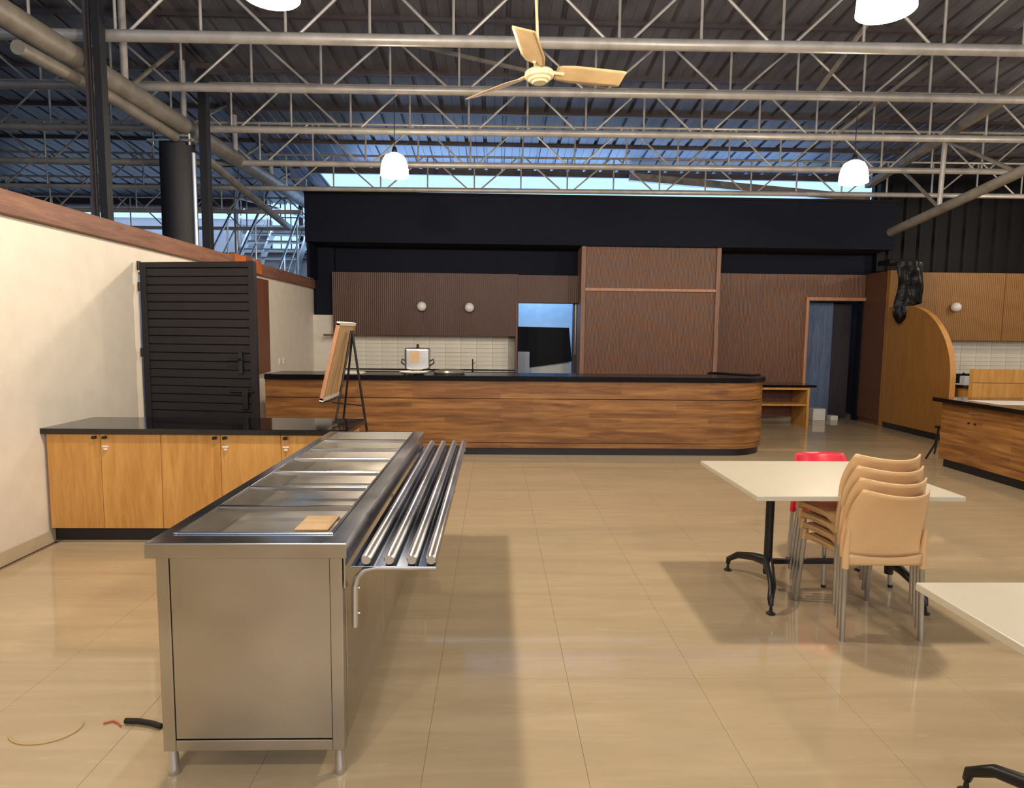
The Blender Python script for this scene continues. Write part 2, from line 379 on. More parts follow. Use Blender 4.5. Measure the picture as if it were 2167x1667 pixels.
# ------------------------------------------------------------------ roof
def zr(y): return 5.0-.094*(y-7.45)
def deck(x0, x1, y0, y1, name, label):
    top = []; x = x0; p = .30
    while x < x1:
        top += [(x, .0), (x+.115, .0), (x+.12, .005), (x+.125, .0), (x+.238, 0), (x+.248, .032), (x+.290, .032)]; x += p
    top += [(x, 0)]
    vs = []; n = len(top)
    for y in (y0, y1):
        for (a, b_) in top: vs.append((a, y, zr(y)+b_))
        for (a, b_) in top: vs.append((a, y, zr(y)+b_+.012))
    fs = [(i, i+1, 2*n+i+1, 2*n+i) for i in range(n-1)]+[(n+i, 3*n+i, 3*n+i+1, n+i+1) for i in range(n-1)]
    fs += [(0, 2*n, 3*n, n), (n-1, 2*n-1, 4*n-1, 3*n-1)]
    o = MB().add(vs, fs).build(name, 'deck'); return tag(o, label, kind='structure')
rf = deck(-3.45, 12, -6, 12.35, 'ceiling', 'corrugated grey metal roof sheeting over the main hall')
deck(-12, -3.46, -6, 14.6, 'ceiling_annex', 'corrugated metal roof sheeting over the hall beyond the left wall')

def truss(y, zb, zt, rb_, rt_, x0, x1, label, rw=.0135, node=2.66, bay=.765, sk=.0055):
    t = thing('roof_truss', label, 'roof truss', (0, y, 0), group='tubular trusses carrying the roof')
    Z = lambda z, x: z+sk*(x-2.5)
    MB().tube([(x0, 0, Z(zb, x0)), (x1, 0, Z(zb, x1))], rb_, 12).build('bottom_chord', 'pipe', t, smooth=True)
    MB().tube([(x0, 0, Z(zt, x0)), (x1, 0, Z(zt, x1))], rt_, 8).build('top_chord', 'pipe', t, smooth=True)
    MB().bar((x0, 0, zr(y)), (x1, 0, zr(y)), .05, .07).build('purlin', 'colbrown', t)
    k0 = math.ceil((x0-node)/bay); k1 = int((x1-node)/bay)
    for k in range(k0, k1+1):
        x = node+k*bay
        MB().tube([(x, 0, Z(zb, x)), (x, 0, Z(zt, x))], rw, 6, False).build('upright', 'pipe', t, smooth=True)
        if k < k1:
            if k % 2 == 0: a, b_ = (x+.08, zb), (x+bay-.06, zt)
            else: a, b_ = (x+.06, zt), (x+bay-.08, zb)
            MB().tube([(a[0], 0, Z(a[1], x)), (b_[0], 0, Z(b_[1], x))], rw, 6, False).build('diagonal', 'pipe', t, smooth=True)
    return t
truss(6.25, 4.275, 4.86, .052, .02, -10.5, 11.4, 'grey tubular roof truss nearest the viewer, with its lower pipe just above the fan')
truss(7.45, 4.26, 4.79, .046, .02, -10.5, 11.4, 'tubular roof truss second from the viewer, which the two lit pendants hang from', node=2.605, bay=.755)
truss(8.66, 4.18, 4.74, .046, .02, -10.5, 11.4, 'tubular roof truss third from the viewer', node=2.672, bay=.757)
truss(9.77, 4.04, 4.60, .044, .02, -10.5, 11.4, 'tubular roof truss fourth from the viewer, crossing in front of the blue-lit sheeting', node=2.679, bay=.763)
truss(11.0, 3.945, 4.48, .040, .018, -10.5, 11.4, 'tubular roof truss farthest back, resting level with the top of the black fascia', node=2.723, bay=.77)
truss(12.2, 3.78, 4.37, .038, .018, -10.5, -3.55, 'roof truss in the hall beyond the left wall, second from its end wall')
truss(13.4, 3.66, 4.26, .038, .018, -10.5, -3.55, 'roof truss in the hall beyond the left wall, nearest its end wall')

tag(MB().bar((-3.4, 12.2, 4.495), (6.95, 12.2, 4.495), .06, .10).build('eave_beam', 'colbrown'), 'long dark beam along the lower edge of the roof sheeting, above the bright gap', 'beam')
# girders running away from the viewer
g = thing('roof_girder', 'heavy grey pipe girder running back along the left wall', 'roof girder')
MB().tube([(-3.75, 3.0, 3.93), (-3.75, 7.2, 4.005), (-3.75, 10.9, 4.07), (-3.75, 13.4, 4.10)], .105, 16).build('main_pipe', 'pipe2', g, smooth=True)
MB().bar((-3.75, 4.6, 5.14), (-3.75, 13.4, 4.40), .12, .13).build('top_chord', 'colbrown', g)
MB().tube([(-3.75, 5.4, 3.78), (-3.75, 6.6, 3.83), (-3.75, 7.9, 3.83)], .058, 12).build('lower_pipe', 'pipe2', g, smooth=True)
MB().tube([(-3.75, 8.7, 3.80), (-3.75, 10.1, 3.65), (-3.75, 12.1, 3.45)], .058, 12).build('raking_pipe', 'pipe2', g, smooth=True)
for y, y2 in ((6.9, 8.1), (8.15, 9.6), (9.7, 11.0), (11.2, 12.4)):
    zt_ = 5.14-.084*(y-4.6)
    MB().tube([(-3.75, y, 4.03), (-3.75, y, zt_)], .036, 10).build('post', 'pipe', g, smooth=True)
    MB().tube([(-3.75, y+.05, 4.03), (-3.75, y2-.1, zt_-.1)], .022, 8).build('brace', 'pipe2', g, smooth=True)
g = thing('roof_girder', 'grey raking pipe girder at the far right under the roof', 'roof girder')
MB().tube([(6.3, 10.36, 3.25), (6.3, 8.39, 3.505), (6.3, 6.4, 3.78)], .068, 14).build('main_pipe', 'pipe2', g, smooth=True)
MB().bar((6.3, 11.1, 4.14), (6.3, 6.0, 4.86), .1, .1).build('top_chord', 'pipe2', g)
MB().tube([(6.3, 9.25, 3.42), (6.3, 9.22, 4.4)], .034, 10).build('post', 'pipe', g, smooth=True)
MB().tube([(6.3, 9.25, 3.42), (6.3, 10.2, 4.2)], .026, 10).build('brace', 'pipe2', g, smooth=True)
MB().tube([(6.3, 9.25, 4.36), (6.3, 7.9, 3.60)], .026, 10).build('brace', 'pipe2', g, smooth=True)
# slim purlin braces seen against the sheeting
for (a, b_, lb) in (((-1.3, 7.45, 4.80), (1.4, 8.66, 4.74), 'thin grey tie rod crossing behind the fan'),
                    ((4.42, 8.66, 4.19), (5.25, 8.1, 4.92), 'slanted grey brace beneath the roof, the farther of two right of the centre'),
                    ((3.56, 7.45, 4.27), (3.95, 6.9, 5.0), 'slanted grey brace beneath the roof, the nearer of two right of the centre'),
                    ((2.4, 11.9, 4.40), (6.9, 12.1, 4.12), 'dark grey beam across the bright gap under the eave')):
    tag(MB().bar(a, b_, .035 if 'beam' not in lb else .10, .035 if 'beam' not in lb else .13).build('tie_rod' if 'beam' not in lb else 'eave_beam', 'pipe2'), lb, 'steel brace' if 'beam' not in lb else 'beam')

# ------------------------------------------------------------------ beyond the left wall
hw = MB().box(-12, -4.95, 14.6, 14.8, 0, 4.0).box(-4.95, -3.0, 14.6, 14.8, 0, 3.35).build('wall_hall', 'concrete'); tag(hw, 'pale concrete end wall of the hall beyond the left wall', kind='structure')
ho = B(-12.2, -12, -6, 14.8, 0, 5.4).build('wall_hall_side', 'black2'); tag(ho, 'dark side wall of the hall beyond', kind='structure')
B(-12, -4.9, 14.3, 14.36, 4.09, 4.5).build('eave_board', 'colbrown', hw)
for z in (3.25, 3.14): B(-12, -3.3, 14.55, 14.6, z, z+.025).build('conduit', 'colbrown', hw)
c = thing('steel_column', 'slim paired dark steel column rising behind the left wall, nearest the viewer', 'column', (-3.56, 6.1, 0))
B(-.0, .07, -.045, .045, 0, 4.98).build('main_shaft', 'coldark', c, bevel=.004)
B(-.085, -.045, -.03, .03, 0, 4.98).build('side_shaft', 'colbrown', c, bevel=.004)
MB().tube([(-.022, -.05, 0), (-.022, -.05, 4.9)], .012, 8).build('cable', 'rubber', c, smooth=True)
c = thing('steel_column', 'thick round black column with bolted head plates behind the left wall', 'column', (-3.84, 8.15, 0))
MB().tube([(0, 0, 0), (0, 0, 3.80)], .198, 28).build('shaft', 'coldark', c, smooth=True)
MB().box(-.19, .19, -.14, .14, 3.865, 3.885).box(-.28, .26, -.16, .16, 3.805, 3.83).build('head_plate', 'galv', c, bevel=.003)
for x in (-.22, .2): MB().tube([(x, -.12, 3.77), (x, -.12, 3.90)], .016, 8).build('bolt', 'galv', c, smooth=True)
MB().box(-.1, .1, -.05, .05, 3.83, 3.92).build('saddle', 'galv', c, bevel=.004)
c = thing('steel_column', 'square black steel column directly right of the round column', 'column', (-3.56, 8.15, 0))
B(.0, .10, -.05, .05, 0, 4.66).build('shaft', 'coldark', c, bevel=.004)
B(-.06, .30, -.10, .10, 4.66, 4.72).build('cap_plate', 'colbrown', c, bevel=.003)
MB().tube([(-.075, -.04, 0), (-.075, -.04, 3.7)], .03, 10).build('downpipe', 'galv', c, smooth=True)
# steel stair
s = thing('steel_staircase', 'galvanised steel staircase with tube handrails seen above the left wall', 'staircase', (0, 0, 0))
ZS = lambda y: 3.60-.925*(13.9-y)
k = 0
while ZS(13.9-.2*k) > .1:
    y = 13.9-.2*k; B(-5.1, -3.95, y-.12, y+.12, ZS(y)-.035, ZS(y)).build('tread', 'galv', s, bevel=.003); k += 1
for x in (-5.13, -4.66, -3.92):
    MB().bar((x, 10.15, ZS(10.15)), (x, 14.0, ZS(14.0)-.02), .035, .17).build('stringer', 'galv', s)
B(-5.3, -3.7, 14.0, 14.5, 3.70, 3.76).build('landing', 'galv', s, bevel=.004)
B(-5.3, -3.7, 13.97, 14.0, 3.60, 3.78).build('landing_edge', 'galv', s)
for x in (-5.22, -3.72): MB().tube([(x, 13.45, 0), (x, 13.45, 4.42)], .05, 12).build('main_post', 'galv', s, smooth=True)
for x in (-5.22, -4.68, -3.88):
    MB().tube([(x, 11.0, ZS(11.0)+.95), (x, 13.9, ZS(13.9)+.95)]+([(x, 14.45, ZS(13.9)+.95)] if x != -4.68 else []), .024, 8).build('handrail', 'galv', s, smooth=True)
    MB().tube([(x, 11.0, ZS(11.0)+.5), (x, 13.9, ZS(13.9)+.5)], .017, 8).build('mid_rail', 'galv', s, smooth=True)
    for y in (11.3, 12.2, 13.0, 13.7): MB().tube([(x, y, ZS(y)-.1), (x, y, ZS(y)+.95)], .018, 8).build('baluster', 'galv', s, smooth=True)
MB().tube([(-5.22, 13.45, 4.25), (-4.2, 14.3, 4.05), (-3.75, 14.45, 3.80)], .028, 8).build('return_rail', 'galv', s, smooth=True)
# window mullions in the bright opening above the landing
o = thing('window_frame', 'thin steel window mullions against the bright opening over the landing', 'window', (-4.93, 14.62, 3.35))
for x in (0, .22, .44, .66, .88, 1.10, 1.32, 1.54): MB().tube([(x, 0, 0), (x, 0, 1.0)], .012 if x != .66 else .05, 6).build('mullion', 'coldark', o)
for z in (.35, .7): MB().tube([(0, 0, z), (1.9, 0, z)], .014, 6).build('transom', 'coldark', o)

# ------------------------------------------------------------------ store and passage behind the back wall
sr = MB().box(-.2, 2.6, 14.2, 14.3, 0, 3.0).box(-.3, -.2, 12.15, 14.3, 0, 3.0).box(2.0, 2.1, 12.15, 14.3, 0, 3.0).box(-.3, 2.6, 12.15, 14.3, 3.0, 3.1).build('wall_store', 'blueroom')
tag(sr, 'pale walls of the small store behind the opening', kind='structure')
bp = thing('black_panel', 'large matt black panel leaning in the store opening', 'panel', (0, 0, 0))
q = [(.42, .98), (.70, .90), (1.50, 1.03), (1.44, 1.70), (.42, 1.71)]
q = [(.42, 1.20), (.62, 1.20), (.69, .905), (1.545, 1.03), (1.475, 1.70), (.42, 1.715)]
MB().prism([(a, b_) for a, b_ in q], 'y', 12.9, 12.94).build('board', 'blackboard', bp, bevel=.004)
B(.45, 1.52, 12.98, 13.3, 0, 1.02).build('stand', 'white', bp, bevel=.01)
tag(B(.42, .68, 12.6, 12.8, 0, 1.22).build('metal_cabinet', 'concrete', bevel=.01), 'pale grey cabinet standing under the leaning black panel', 'cabinet')
ps = MB().box(5.4, 7.3, 13.5, 13.6, 0, 3).box(5.3, 5.4, 12.15, 13.6, 0, 3).box(7.3, 7.4, 12.15, 13.6, 0, 3).box(5.3, 7.4, 12.15, 13.6, 3, 3.1).build('wall_passage', 'darkdoor')
tag(ps, 'dark walls of the passage behind the doorway', kind='structure')
d = thing('door_leaf', 'blue-grey glossy door leaf standing in the dark doorway', 'door', (5.82, 12.25, 0))
MB().box(0, .62, 0, .04, .02, 2.22).build('leaf', 'bluedoor', d, bevel=.004)
d = thing('door_leaf', 'dark narrow panel standing right of the blue-grey door in the doorway', 'door', (6.46, 12.30, 0))
MB().box(0, .36, 0, .04, .02, 2.2).build('leaf', 'darkdoor', d, bevel=.004)
tag(B(6.02, 6.26, 11.98, 12.2, 0, .22).build('carton', 'white', bevel=.006), 'small white carton on the floor of the doorway', 'box')
tag(B(6.36, 6.50, 11.98, 12.14, 0, .09).build('carton', 'white', bevel=.006), 'low white packet on the floor right of the carton', 'box')

# ------------------------------------------------------------------ bar
bar = thing('bar_counter', 'long wood-panelled bar with rounded end and black top', 'bar counter')
def path(off, rad):      # plan outline: straight front then rounded corner and return
    cx, cyy = 3.72-.62, 8.36+.62
    r = rad+off
    return [(-2.94, cyy-r)]+[(x, cyy-r) for x in (-2, -1, 0, 1, 2)]+[(cx+r*sin(a), cyy-r*cos(a)) for a in [pi/2*i/14 for i in range(15)]]+[(cx+r, 9.55)]
def band(z0, z1, off, thick, name, mat, parent=bar, bevel=.003):
    o_ = path(off, .62); i_ = path(off-thick, .62); n = len(o_)
    vs = [(x, y, z0) for x, y in o_]+[(x, y, z1) for x, y in o_]+[(x, y, z1) for x, y in i_]+[(x, y, z0) for x, y in i_]
    fs = []
    for i in range(n-1):
        for k in range(4): fs.append((k*n+i, k*n+i+1, ((k+1) % 4)*n+i+1, ((k+1) % 4)*n+i))
    fs += [(0, n, 2*n, 3*n), (n-1, 4*n-1, 3*n-1, 2*n-1)]
    o = MB().add(vs, fs).build(name, mat, parent, smooth=True)
    uv = o.data.uv_layers.new(name='UVMap')
    ln = [0]
    for i in range(1, n): ln.append(ln[-1]+math.dist(o_[i], o_[i-1]))
    for lp in o.data.loops:
        vi = lp.vertex_index; uv.data[lp.index].uv = (ln[vi % n], o.data.vertices[vi].co.z)
    return o
band(.095, .158, .0, .02, 'lower_panel', 'plank')
band(.166, .735, .004, .024, 'middle_panel', 'plank')
band(.744, .972, .0, .02, 'upper_panel', 'plank')
band(.10, .97, -.02, .02, 'backing', 'darkgap')
band(0, .092, -.03, .02, 'kick_board', 'kick')
tp = path(.035, .62); bk = path(-.60, .62)
poly = [(-2.94, 8.36-.035)]+tp[1:]+[(3.72-.55, 9.55), (3.72-.55, 9.02), (-2.94, 9.02)]
MB().prism(poly, 'z', .972, 1.036).build('top', 'granite2', bar, bevel=.004)
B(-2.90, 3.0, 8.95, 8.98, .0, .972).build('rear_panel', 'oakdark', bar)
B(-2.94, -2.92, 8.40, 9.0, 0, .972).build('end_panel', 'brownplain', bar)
tag(MB().bar((3.2, 9.35, 1.05), (3.62, 8.85, 1.05), .25, .02).build('counter_flap', 'granite', bevel=.003), 'thin black board lying on the bar top near its rounded end', 'board')
# items on the bar
p = thing('steel_cooker', 'shiny steel pot-like cooker with side handles on the bar', 'cooker', (-1.04, 8.80, 1.036))
MB().box(-.165, .165, -.12, .12, .05, .34).build('body', 'chrome', p, bevel=.03, seg=3)
MB().box(-.08, .03, -.128, -.119, .15, .30).build('label_plate', 'kraft', p)
MB().lathe([(.0, .34), (.03, .345), (.012, .36), (.02, .385), (.0, .392)], (-.0, 0, 0), 14).build('lid_knob', 'rubber', p, smooth=True)
for sx in (-1, 1): MB().tube([(sx*.16, 0, .16), (sx*.21, 0, .19), (sx*.22, 0, .14), (sx*.16, 0, .10)], .010, 8).build('handle', 'rubber', p, smooth=True)
MB().lathe([(.0, .0), (.06, .0), (.10, .05), (0, .05)], (0, 0, 0), 20).build('base', 'stonegrey', p, smooth=True)
t = thing('serving_tray', 'round white tray on small feet in front of the steel cooker', 'tray', (-1.06, 8.53, 1.036))
MB().lathe([(0, .012), (.15, .012), (.185, .03), (.19, .036), (.15, .022), (0, .022)], (0, 0, 0), 32).build('dish', 'white', t, smooth=True)
for a in range(4): MB().lathe([(0, 0), (.01, 0), (.01, .014), (0, .014)], (.13*cos(a*1.57+.5), .10*sin(a*1.57+.5), 0), 8).build('foot', 'rubber', t)
t = thing('pan_lid', 'large grey metal pan lid lying on the bar beside the cooker', 'lid', (-.64, 8.75, 1.036))
MB().lathe([(0, .0), (.20, .0), (.215, .02), (.20, .045), (.10, .06), (0, .064)], (.03, 0, 0), 32).build('disc', 'stonegrey', t, smooth=True)
MB().tube([(-.16, 0, .03), (-.20, -.02, .045), (-.22, -.02, .04)], .012, 8).build('handle', 'rubber', t, smooth=True)
tag(MB().prism([(-.25, 0), (.25, 0), (.22, .012), (0, .02), (-.22, .012)], 'y', -.14, .14).build('paper_sheet', 'white'), 'flat white sheet lying on the bar at its left', 'paper').location = (-2.0, 8.75, 1.036)
# back counter behind the bar
k = thing('back_counter', 'low back counter under the white splashback behind the bar', 'counter', (0, 0, 0))
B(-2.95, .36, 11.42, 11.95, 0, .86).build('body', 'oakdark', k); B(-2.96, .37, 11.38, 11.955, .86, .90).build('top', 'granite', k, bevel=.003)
t = thing('tap', 'small dark tap standing against the white tiles behind the bar', 'tap', (-.39, 11.55, .90))
MB().tube([(0, 0, 0), (0, 0, .19), (0, -.04, .215), (0, -.10, .20)], .011, 8).build('spout', 'blackmetal', t, smooth=True)
MB().lathe([(.022, 0), (.022, .03), (.012, .04)], (0, 0, 0), 12).build('collar', 'blackmetal', t); MB().tube([(0, 0, .14), (.05, 0, .155)], .007, 6).build('lever', 'blackmetal', t)
# wall globes
gp = None
for (x, y, z, lb) in ((-1.30, 11.62, 2.04, 'round white globe wall light, left of the pair on the brown panel above the bar'),
                      (-.455, 11.62, 2.03, 'round white globe wall light, right of the pair on the brown panel above the bar'),
                      (8.36, 11.62, 2.135, 'round white globe wall light on the oak panel at the far right')):
    if gp is None:
        gp = thing('wall_light', lb, 'wall light', (x, y, z), group='white globe wall lights')
        MB().lathe([(.085*sin(pi*i/16), -.085*cos(pi*i/16)) for i in range(17)], (0, 0, 0), 24).build('globe', 'globe', gp, smooth=True)
        o = MB().lathe([(.05, 0), (.05, .025), (.045, .03)], (0, 0, 0), 20).build('wall_plate', 'blackmetal', gp, smooth=True)
        o.rotation_euler = (R(90), 0, 0); o.location = (0, .08, 0)
    else: dup(gp, (x, y, z), lb)
# side table
t = thing('side_table', 'small oak side table with black top and open shelf beyond the bar end', 'side table', (4.55, 11.0, 0))
B(-.6, 1.0, -.03, .62, .705, .745).build('top', 'granite', t, bevel=.003)
B(.86, .90, 0, .58, 0, .705).build('side_panel', 'oak', t, bevel=.002); B(-.56, -.52, 0, .58, 0, .705).build('side_panel', 'oak', t, bevel=.002)
B(-.52, .86, .02, .56, .38, .41).build('shelf', 'oak', t, bevel=.002); B(-.52, .86, .0, .02, .66, .70).build('front_rail', 'oak', t); B(-.52, .86, .56, .58, .12, .70).build('back_panel', 'brownplain', t)

# ------------------------------------------------------------------ arched screen
sc_ = thing('arched_screen', 'tall oak screen panel with a quarter-round end beside the doorway', 'screen', (0, 0, 0))
pl = [(11.19, .1), (11.19, 2.10), (10.70, 2.10)]+[(10.70-1.16*sin(a), .94+1.16*cos(a)) for a in [pi/2*i/20 for i in range(1, 21)]]+[(9.54, .1)]
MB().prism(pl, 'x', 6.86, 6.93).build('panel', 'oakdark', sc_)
ed = [(10.70-1.165*sin(pi/2*i/20), .94+1.165*cos(pi/2*i/20)) for i in range(21)]+[(9.535, .1)]
inn = [(10.70-1.16*sin(pi/2*i/20), .94+1.16*cos(pi/2*i/20)) for i in range(21)]+[(9.54, .1)]
MB().prism(ed+inn[::-1], 'x', 6.852, 6.938).build('edge_band', 'oakedge', sc_)
B(6.87, 6.92, 9.56, 11.18, 0, .1).build('plinth', 'kick', sc_)
# black plastic bag on a ledge
le = tag(B(6.58, 7.10, 10.8, 11.15, 2.80, 2.88).build('duct_box', 'black2', bevel=.01), 'black boxed ledge at the top of the oak edge that the plastic hangs from', 'ledge')
def bagf(side):
    LX = [(0, 6.66), (.2, 6.68), (.4, 6.72), (.62, 6.69), (.86, 6.64), (1, 6.77)]; RX = [(0, 7.12), (.68, 7.12), (.70, 7.00), (.86, 6.90), (1, 6.80)]
    def ip(T, v):
        for (a, p), (b_, q) in zip(T, T[1:]):
            if v <= b_: return p+(q-p)*(v-a)/(b_-a)
        return T[-1][1]
    def fn(u, v):
        z = 2.83-v*1.02; x0, x1 = ip(LX, v), ip(RX, v); x = x0+(x1-x0)*u
        n_ = noise.noise(Vector((x*6, z*2.5, 3)))*.05+noise.noise(Vector((x*15, z*6, 5)))*.02
        edge = min(u, 1-u)*min(1, (1-v)*8+.02)
        return (x, 10.74+side*(.010+.12*min(.3, edge))+n_, z)
    return fn
bg = MB(); bg.grid(bagf(-1), 18, 24); bg.grid(bagf(1), 18, 24)
n1 = 19*25
ringL = [j*19 for j in range(25)]; ringR = [j*19+18 for j in range(25)]
for j in range(24):
    bg.f.append((ringL[j], ringL[j+1], ringL[j+1]+n1, ringL[j]+n1)); bg.f.append((ringR[j], ringR[j]+n1, ringR[j+1]+n1, ringR[j+1]))
bg.f += [(24*19+i, 24*19+i+1, 24*19+i+1+n1, 24*19+i+n1) for i in range(18)]+[(i, i+n1, i+1+n1, i+1) for i in range(18)]
tag(bg.build('plastic_bag', 'bag', smooth=True), 'crumpled glossy black plastic sheet hanging above the arched screen', 'plastic bag')

# right-hand counter and kitchen beyond
rc = thing('service_counter', 'brown wood-panelled counter with black top at the right edge', 'counter', (0, 0, 0))
def ubox(x0, x1, y0, y1, z0, z1, name, mat, par, bev=.003):
    o = B(x0, x1, y0, y1, z0, z1).build(name, mat, par, bevel=bev)
    uv = o.data.uv_layers.new(name='UVMap')
    for lp in o.data.loops:
        c_ = o.data.vertices[lp.vertex_index].co; uv.data[lp.index].uv = (c_.x+c_.y, c_.z)
    return o
ubox(5.54, 6.5, 5.6, 7.82, .10, .80, 'body', 'plank', rc)
ubox(5.53, 5.545, 5.62, 7.78, .105, .795, 'face_panel', 'plank', rc)
B(5.47, 6.6, 5.55, 7.90, .80, .85).build('top', 'granite', rc, bevel=.003)
B(5.58, 6.46, 5.66, 7.78, 0, .10).build('kick_board', 'kick', rc)
MB().tube([(5.53, 7.30, .72), (5.50, 7.29, .725), (5.50, 7.23, .725), (5.53, 7.22, .72)], .006, 6).build('catch', 'chrome', rc, smooth=True)
for y in (7.33, 7.23): MB().tube([(5.53, y, .60), (5.515, y, .60)], .011, 10).build('screw_head', 'blackmetal', rc)
tag(MB().prism([(5.60, 7.5), (6.2, 7.42), (6.3, 6.9), (5.62, 7.0)], 'z', .852, .856).build('paper_sheet', 'white'), 'white paper lying on the right-hand black counter top', 'paper')
ob = thing('oak_cabinet', 'upright light oak panel unit behind the right-hand counter', 'cabinet', (0, 0, 0))
B(6.26, 6.95, 8.28, 8.36, 0, 1.0).build('lower_box', 'oak', ob, bevel=.004); B(6.26, 6.95, 8.28, 8.36, 1.005, 1.18).build('upper_box', 'oak', ob, bevel=.004)
kc = thing('kitchen_counter', 'oak kitchen counter with black top beyond the arched screen', 'counter', (0, 0, 0))
B(7.05, 10.5, 9.25, 9.85, .1, .84).build('body', 'oak', kc); B(7.0, 10.55, 9.2, 9.9, .84, .88).build('top', 'granite', kc, bevel=.003); B(7.05, 10.5, 9.3, 9.85, 0, .1).build('plinth', 'kick', kc)
hb = thing('hot_plate', 'low black hot plate on the kitchen counter at the far right', 'hot plate', (7.44, 9.5, .881))
B(-.28, .32, -.15, .15, .0, .06).build('body', 'blackmetal', hb, bevel=.008); B(-.26, .30, -.13, .13, .06, .075).build('plate', 'stonegrey', hb, bevel=.003)
tp = thing('tap', 'curved black tap on the kitchen counter beside the arch edge', 'tap', (7.06, 9.75, .881))
MB().tube([(0, 0, 0), (0, 0, .26), (-.03, -.03, .31), (-.05, -.06, .30), (-.055, -.07, .26)], .012, 8).build('spout', 'blackmetal', tp, smooth=True); MB().tube([(0, 0, .08), (.13, -.04, .17)], .011, 6).build('lever', 'blackmetal', tp)
tag(B(6.98, 7.10, 9.40, 9.52, .881, 1.02).build('grey_canister', 'concrete', bevel=.01), 'small grey canister on the kitchen counter beside the arch edge', 'canister')
ms = thing('metal_stand', 'thin black metal stand foot beside the right-hand counter', 'stand', (0, 0, 0))
MB().tube([(5.80, 8.22, .42), (5.79, 8.22, .30), (5.76, 8.21, .20), (5.63, 8.18, .014)], .012, 8).build('leg', 'blackmetal', ms, smooth=True)
MB().tube([(5.80, 8.22, .42), (5.92, 8.40, .22), (6.0, 8.55, .014)], .012, 8).build('leg', 'blackmetal', ms, smooth=True)
MB().box(5.77, 5.83, 8.19, 8.25, .41, .44).build('head', 'blackmetal', ms)

# ------------------------------------------------------------------ items on the left wall
tag(B(-3.3, -3.22, 8.0, 9.40, 1.0, 2.30).build('wall_panel', 'brownplain', bevel=.003), 'plain brown laminate panel fixed on the cream wall behind the gate', 'wall panel')
for i, y in enumerate((10.05, 10.25)):
    o = thing('wall_outlet', 'white socket plate on the left wall above the bar, %s the bar end' % ('nearer' if i == 0 else 'farther from'), 'outlet', (-3.3, y, 1.12), group='socket plates on the left wall')
    B(0, .012, -.05, .05, -.045, .045).build('plate', 'white', o, bevel=.003); B(.012, .016, -.02, .02, -.02, .02).build('socket', 'concrete', o)
# gate
def gate():
    ang = math.atan2(5.86-6.06, 1.10)
    t = thing('slatted_gate', 'tall charcoal metal gate of horizontal slats standing open against the left wall', 'gate', (-3.235, 6.08, 0), ang)
    W, H = 1.125, 2.2
    B(0, .06, -.02, .02, .04, H).build('stile', 'gate', t, bevel=.003); B(W-.06, W, -.022, .022, .04, H+.005).build('stile', 'gate', t, bevel=.003)
    B(.06, W-.06, -.02, .02, H-.05, H).build('rail', 'gate', t, bevel=.003); B(.06, W-.06, -.02, .02, .04, .09).build('rail', 'gate', t, bevel=.003)
    z = .092; pr = None; n = 27; st_ = (H-.05-.092)/n
    for i in range(n):
        if pr is None: pr = B(.06, W-.06, -.012, .012, 0, st_-.007).build('slat', 'gate', t, bevel=.003, seg=1); o = pr
        else: o = pr.copy(); col.objects.link(o)
        o.location = (0, 0, z+i*st_)
    B(.062, W-.062, .013, .018, .095, H-.045).build('backing', 'darkgap', t)
    for z in (2.17, 1.98, 1.38, .42): MB().tube([(-.02, 0, z-.04), (-.02, 0, z+.04)], .018, 10).build('hinge', 'blackmetal', t, smooth=True)
    h = B(W-.17, W-.13, -.035, -.012, 1.20, 1.40).build('lock_plate', 'blackmetal', t, bevel=.004)
    MB().tube([(W-.15, -.03, 1.33), (W-.15, -.07, 1.33), (W-.24, -.07, 1.33)], .009, 8).build('lever', 'blackmetal', h, smooth=True)
    l2 = B(W-.14, W-.085, -.04, -.012, .88, 1.06).build('latch', 'blackmetal', t, bevel=.004)
    MB().tube([(W-.26, -.03, 1.04), (W-.03, -.03, 1.04)], .009, 8).build('bolt', 'blackmetal', l2, smooth=True)
gate()
# low cabinet run
cb = thing('low_cabinet', 'long low oak cabinet with black stone top against the left wall', 'cabinet', (0, 0, 0))
B(-3.284, -1.12, 4.80, 5.36, .115, .83).build('body', 'oak', cb)
B(-3.3, -1.075, 4.745, 5.39, .83, .87).build('top', 'granite', cb, bevel=.003)
B(-3.284, -1.16, 4.83, 5.30, 0, .115).build('kick_board', 'kick', cb)
B(-3.284, -1.16, 4.818, 4.83, 0, .016).build('kick_trim', 'steel', cb)
xs = [-3.275, -2.887, -2.452, -2.017, -1.575, -1.125]
for i in range(5):
    d = B(xs[i]+.0015, xs[i+1]-.0015, 4.772, 4.798, .12, .826).build('door', 'oak', cb, bevel=.002)
    right = i in (0, 2)
    kx = xs[i+1]-.036 if right else xs[i]+.038
    kb = MB().tube([(kx-.014, 4.758, .802), (kx+.014, 4.758, .806)], .011, 12)
    kb.box(kx-.006, kx+.006, 4.758, 4.772, .798, .81).build('knob', 'blackmetal', d, smooth=True)
    if not right: 
        MB().box(kx-.022, kx+.022, 4.764, 4.772, .732, .742).lathe([(.014, 0), (.014, .012), (0, .012)], (kx, 4.768, .712), 12).build('lock_plate', 'stickers', d)
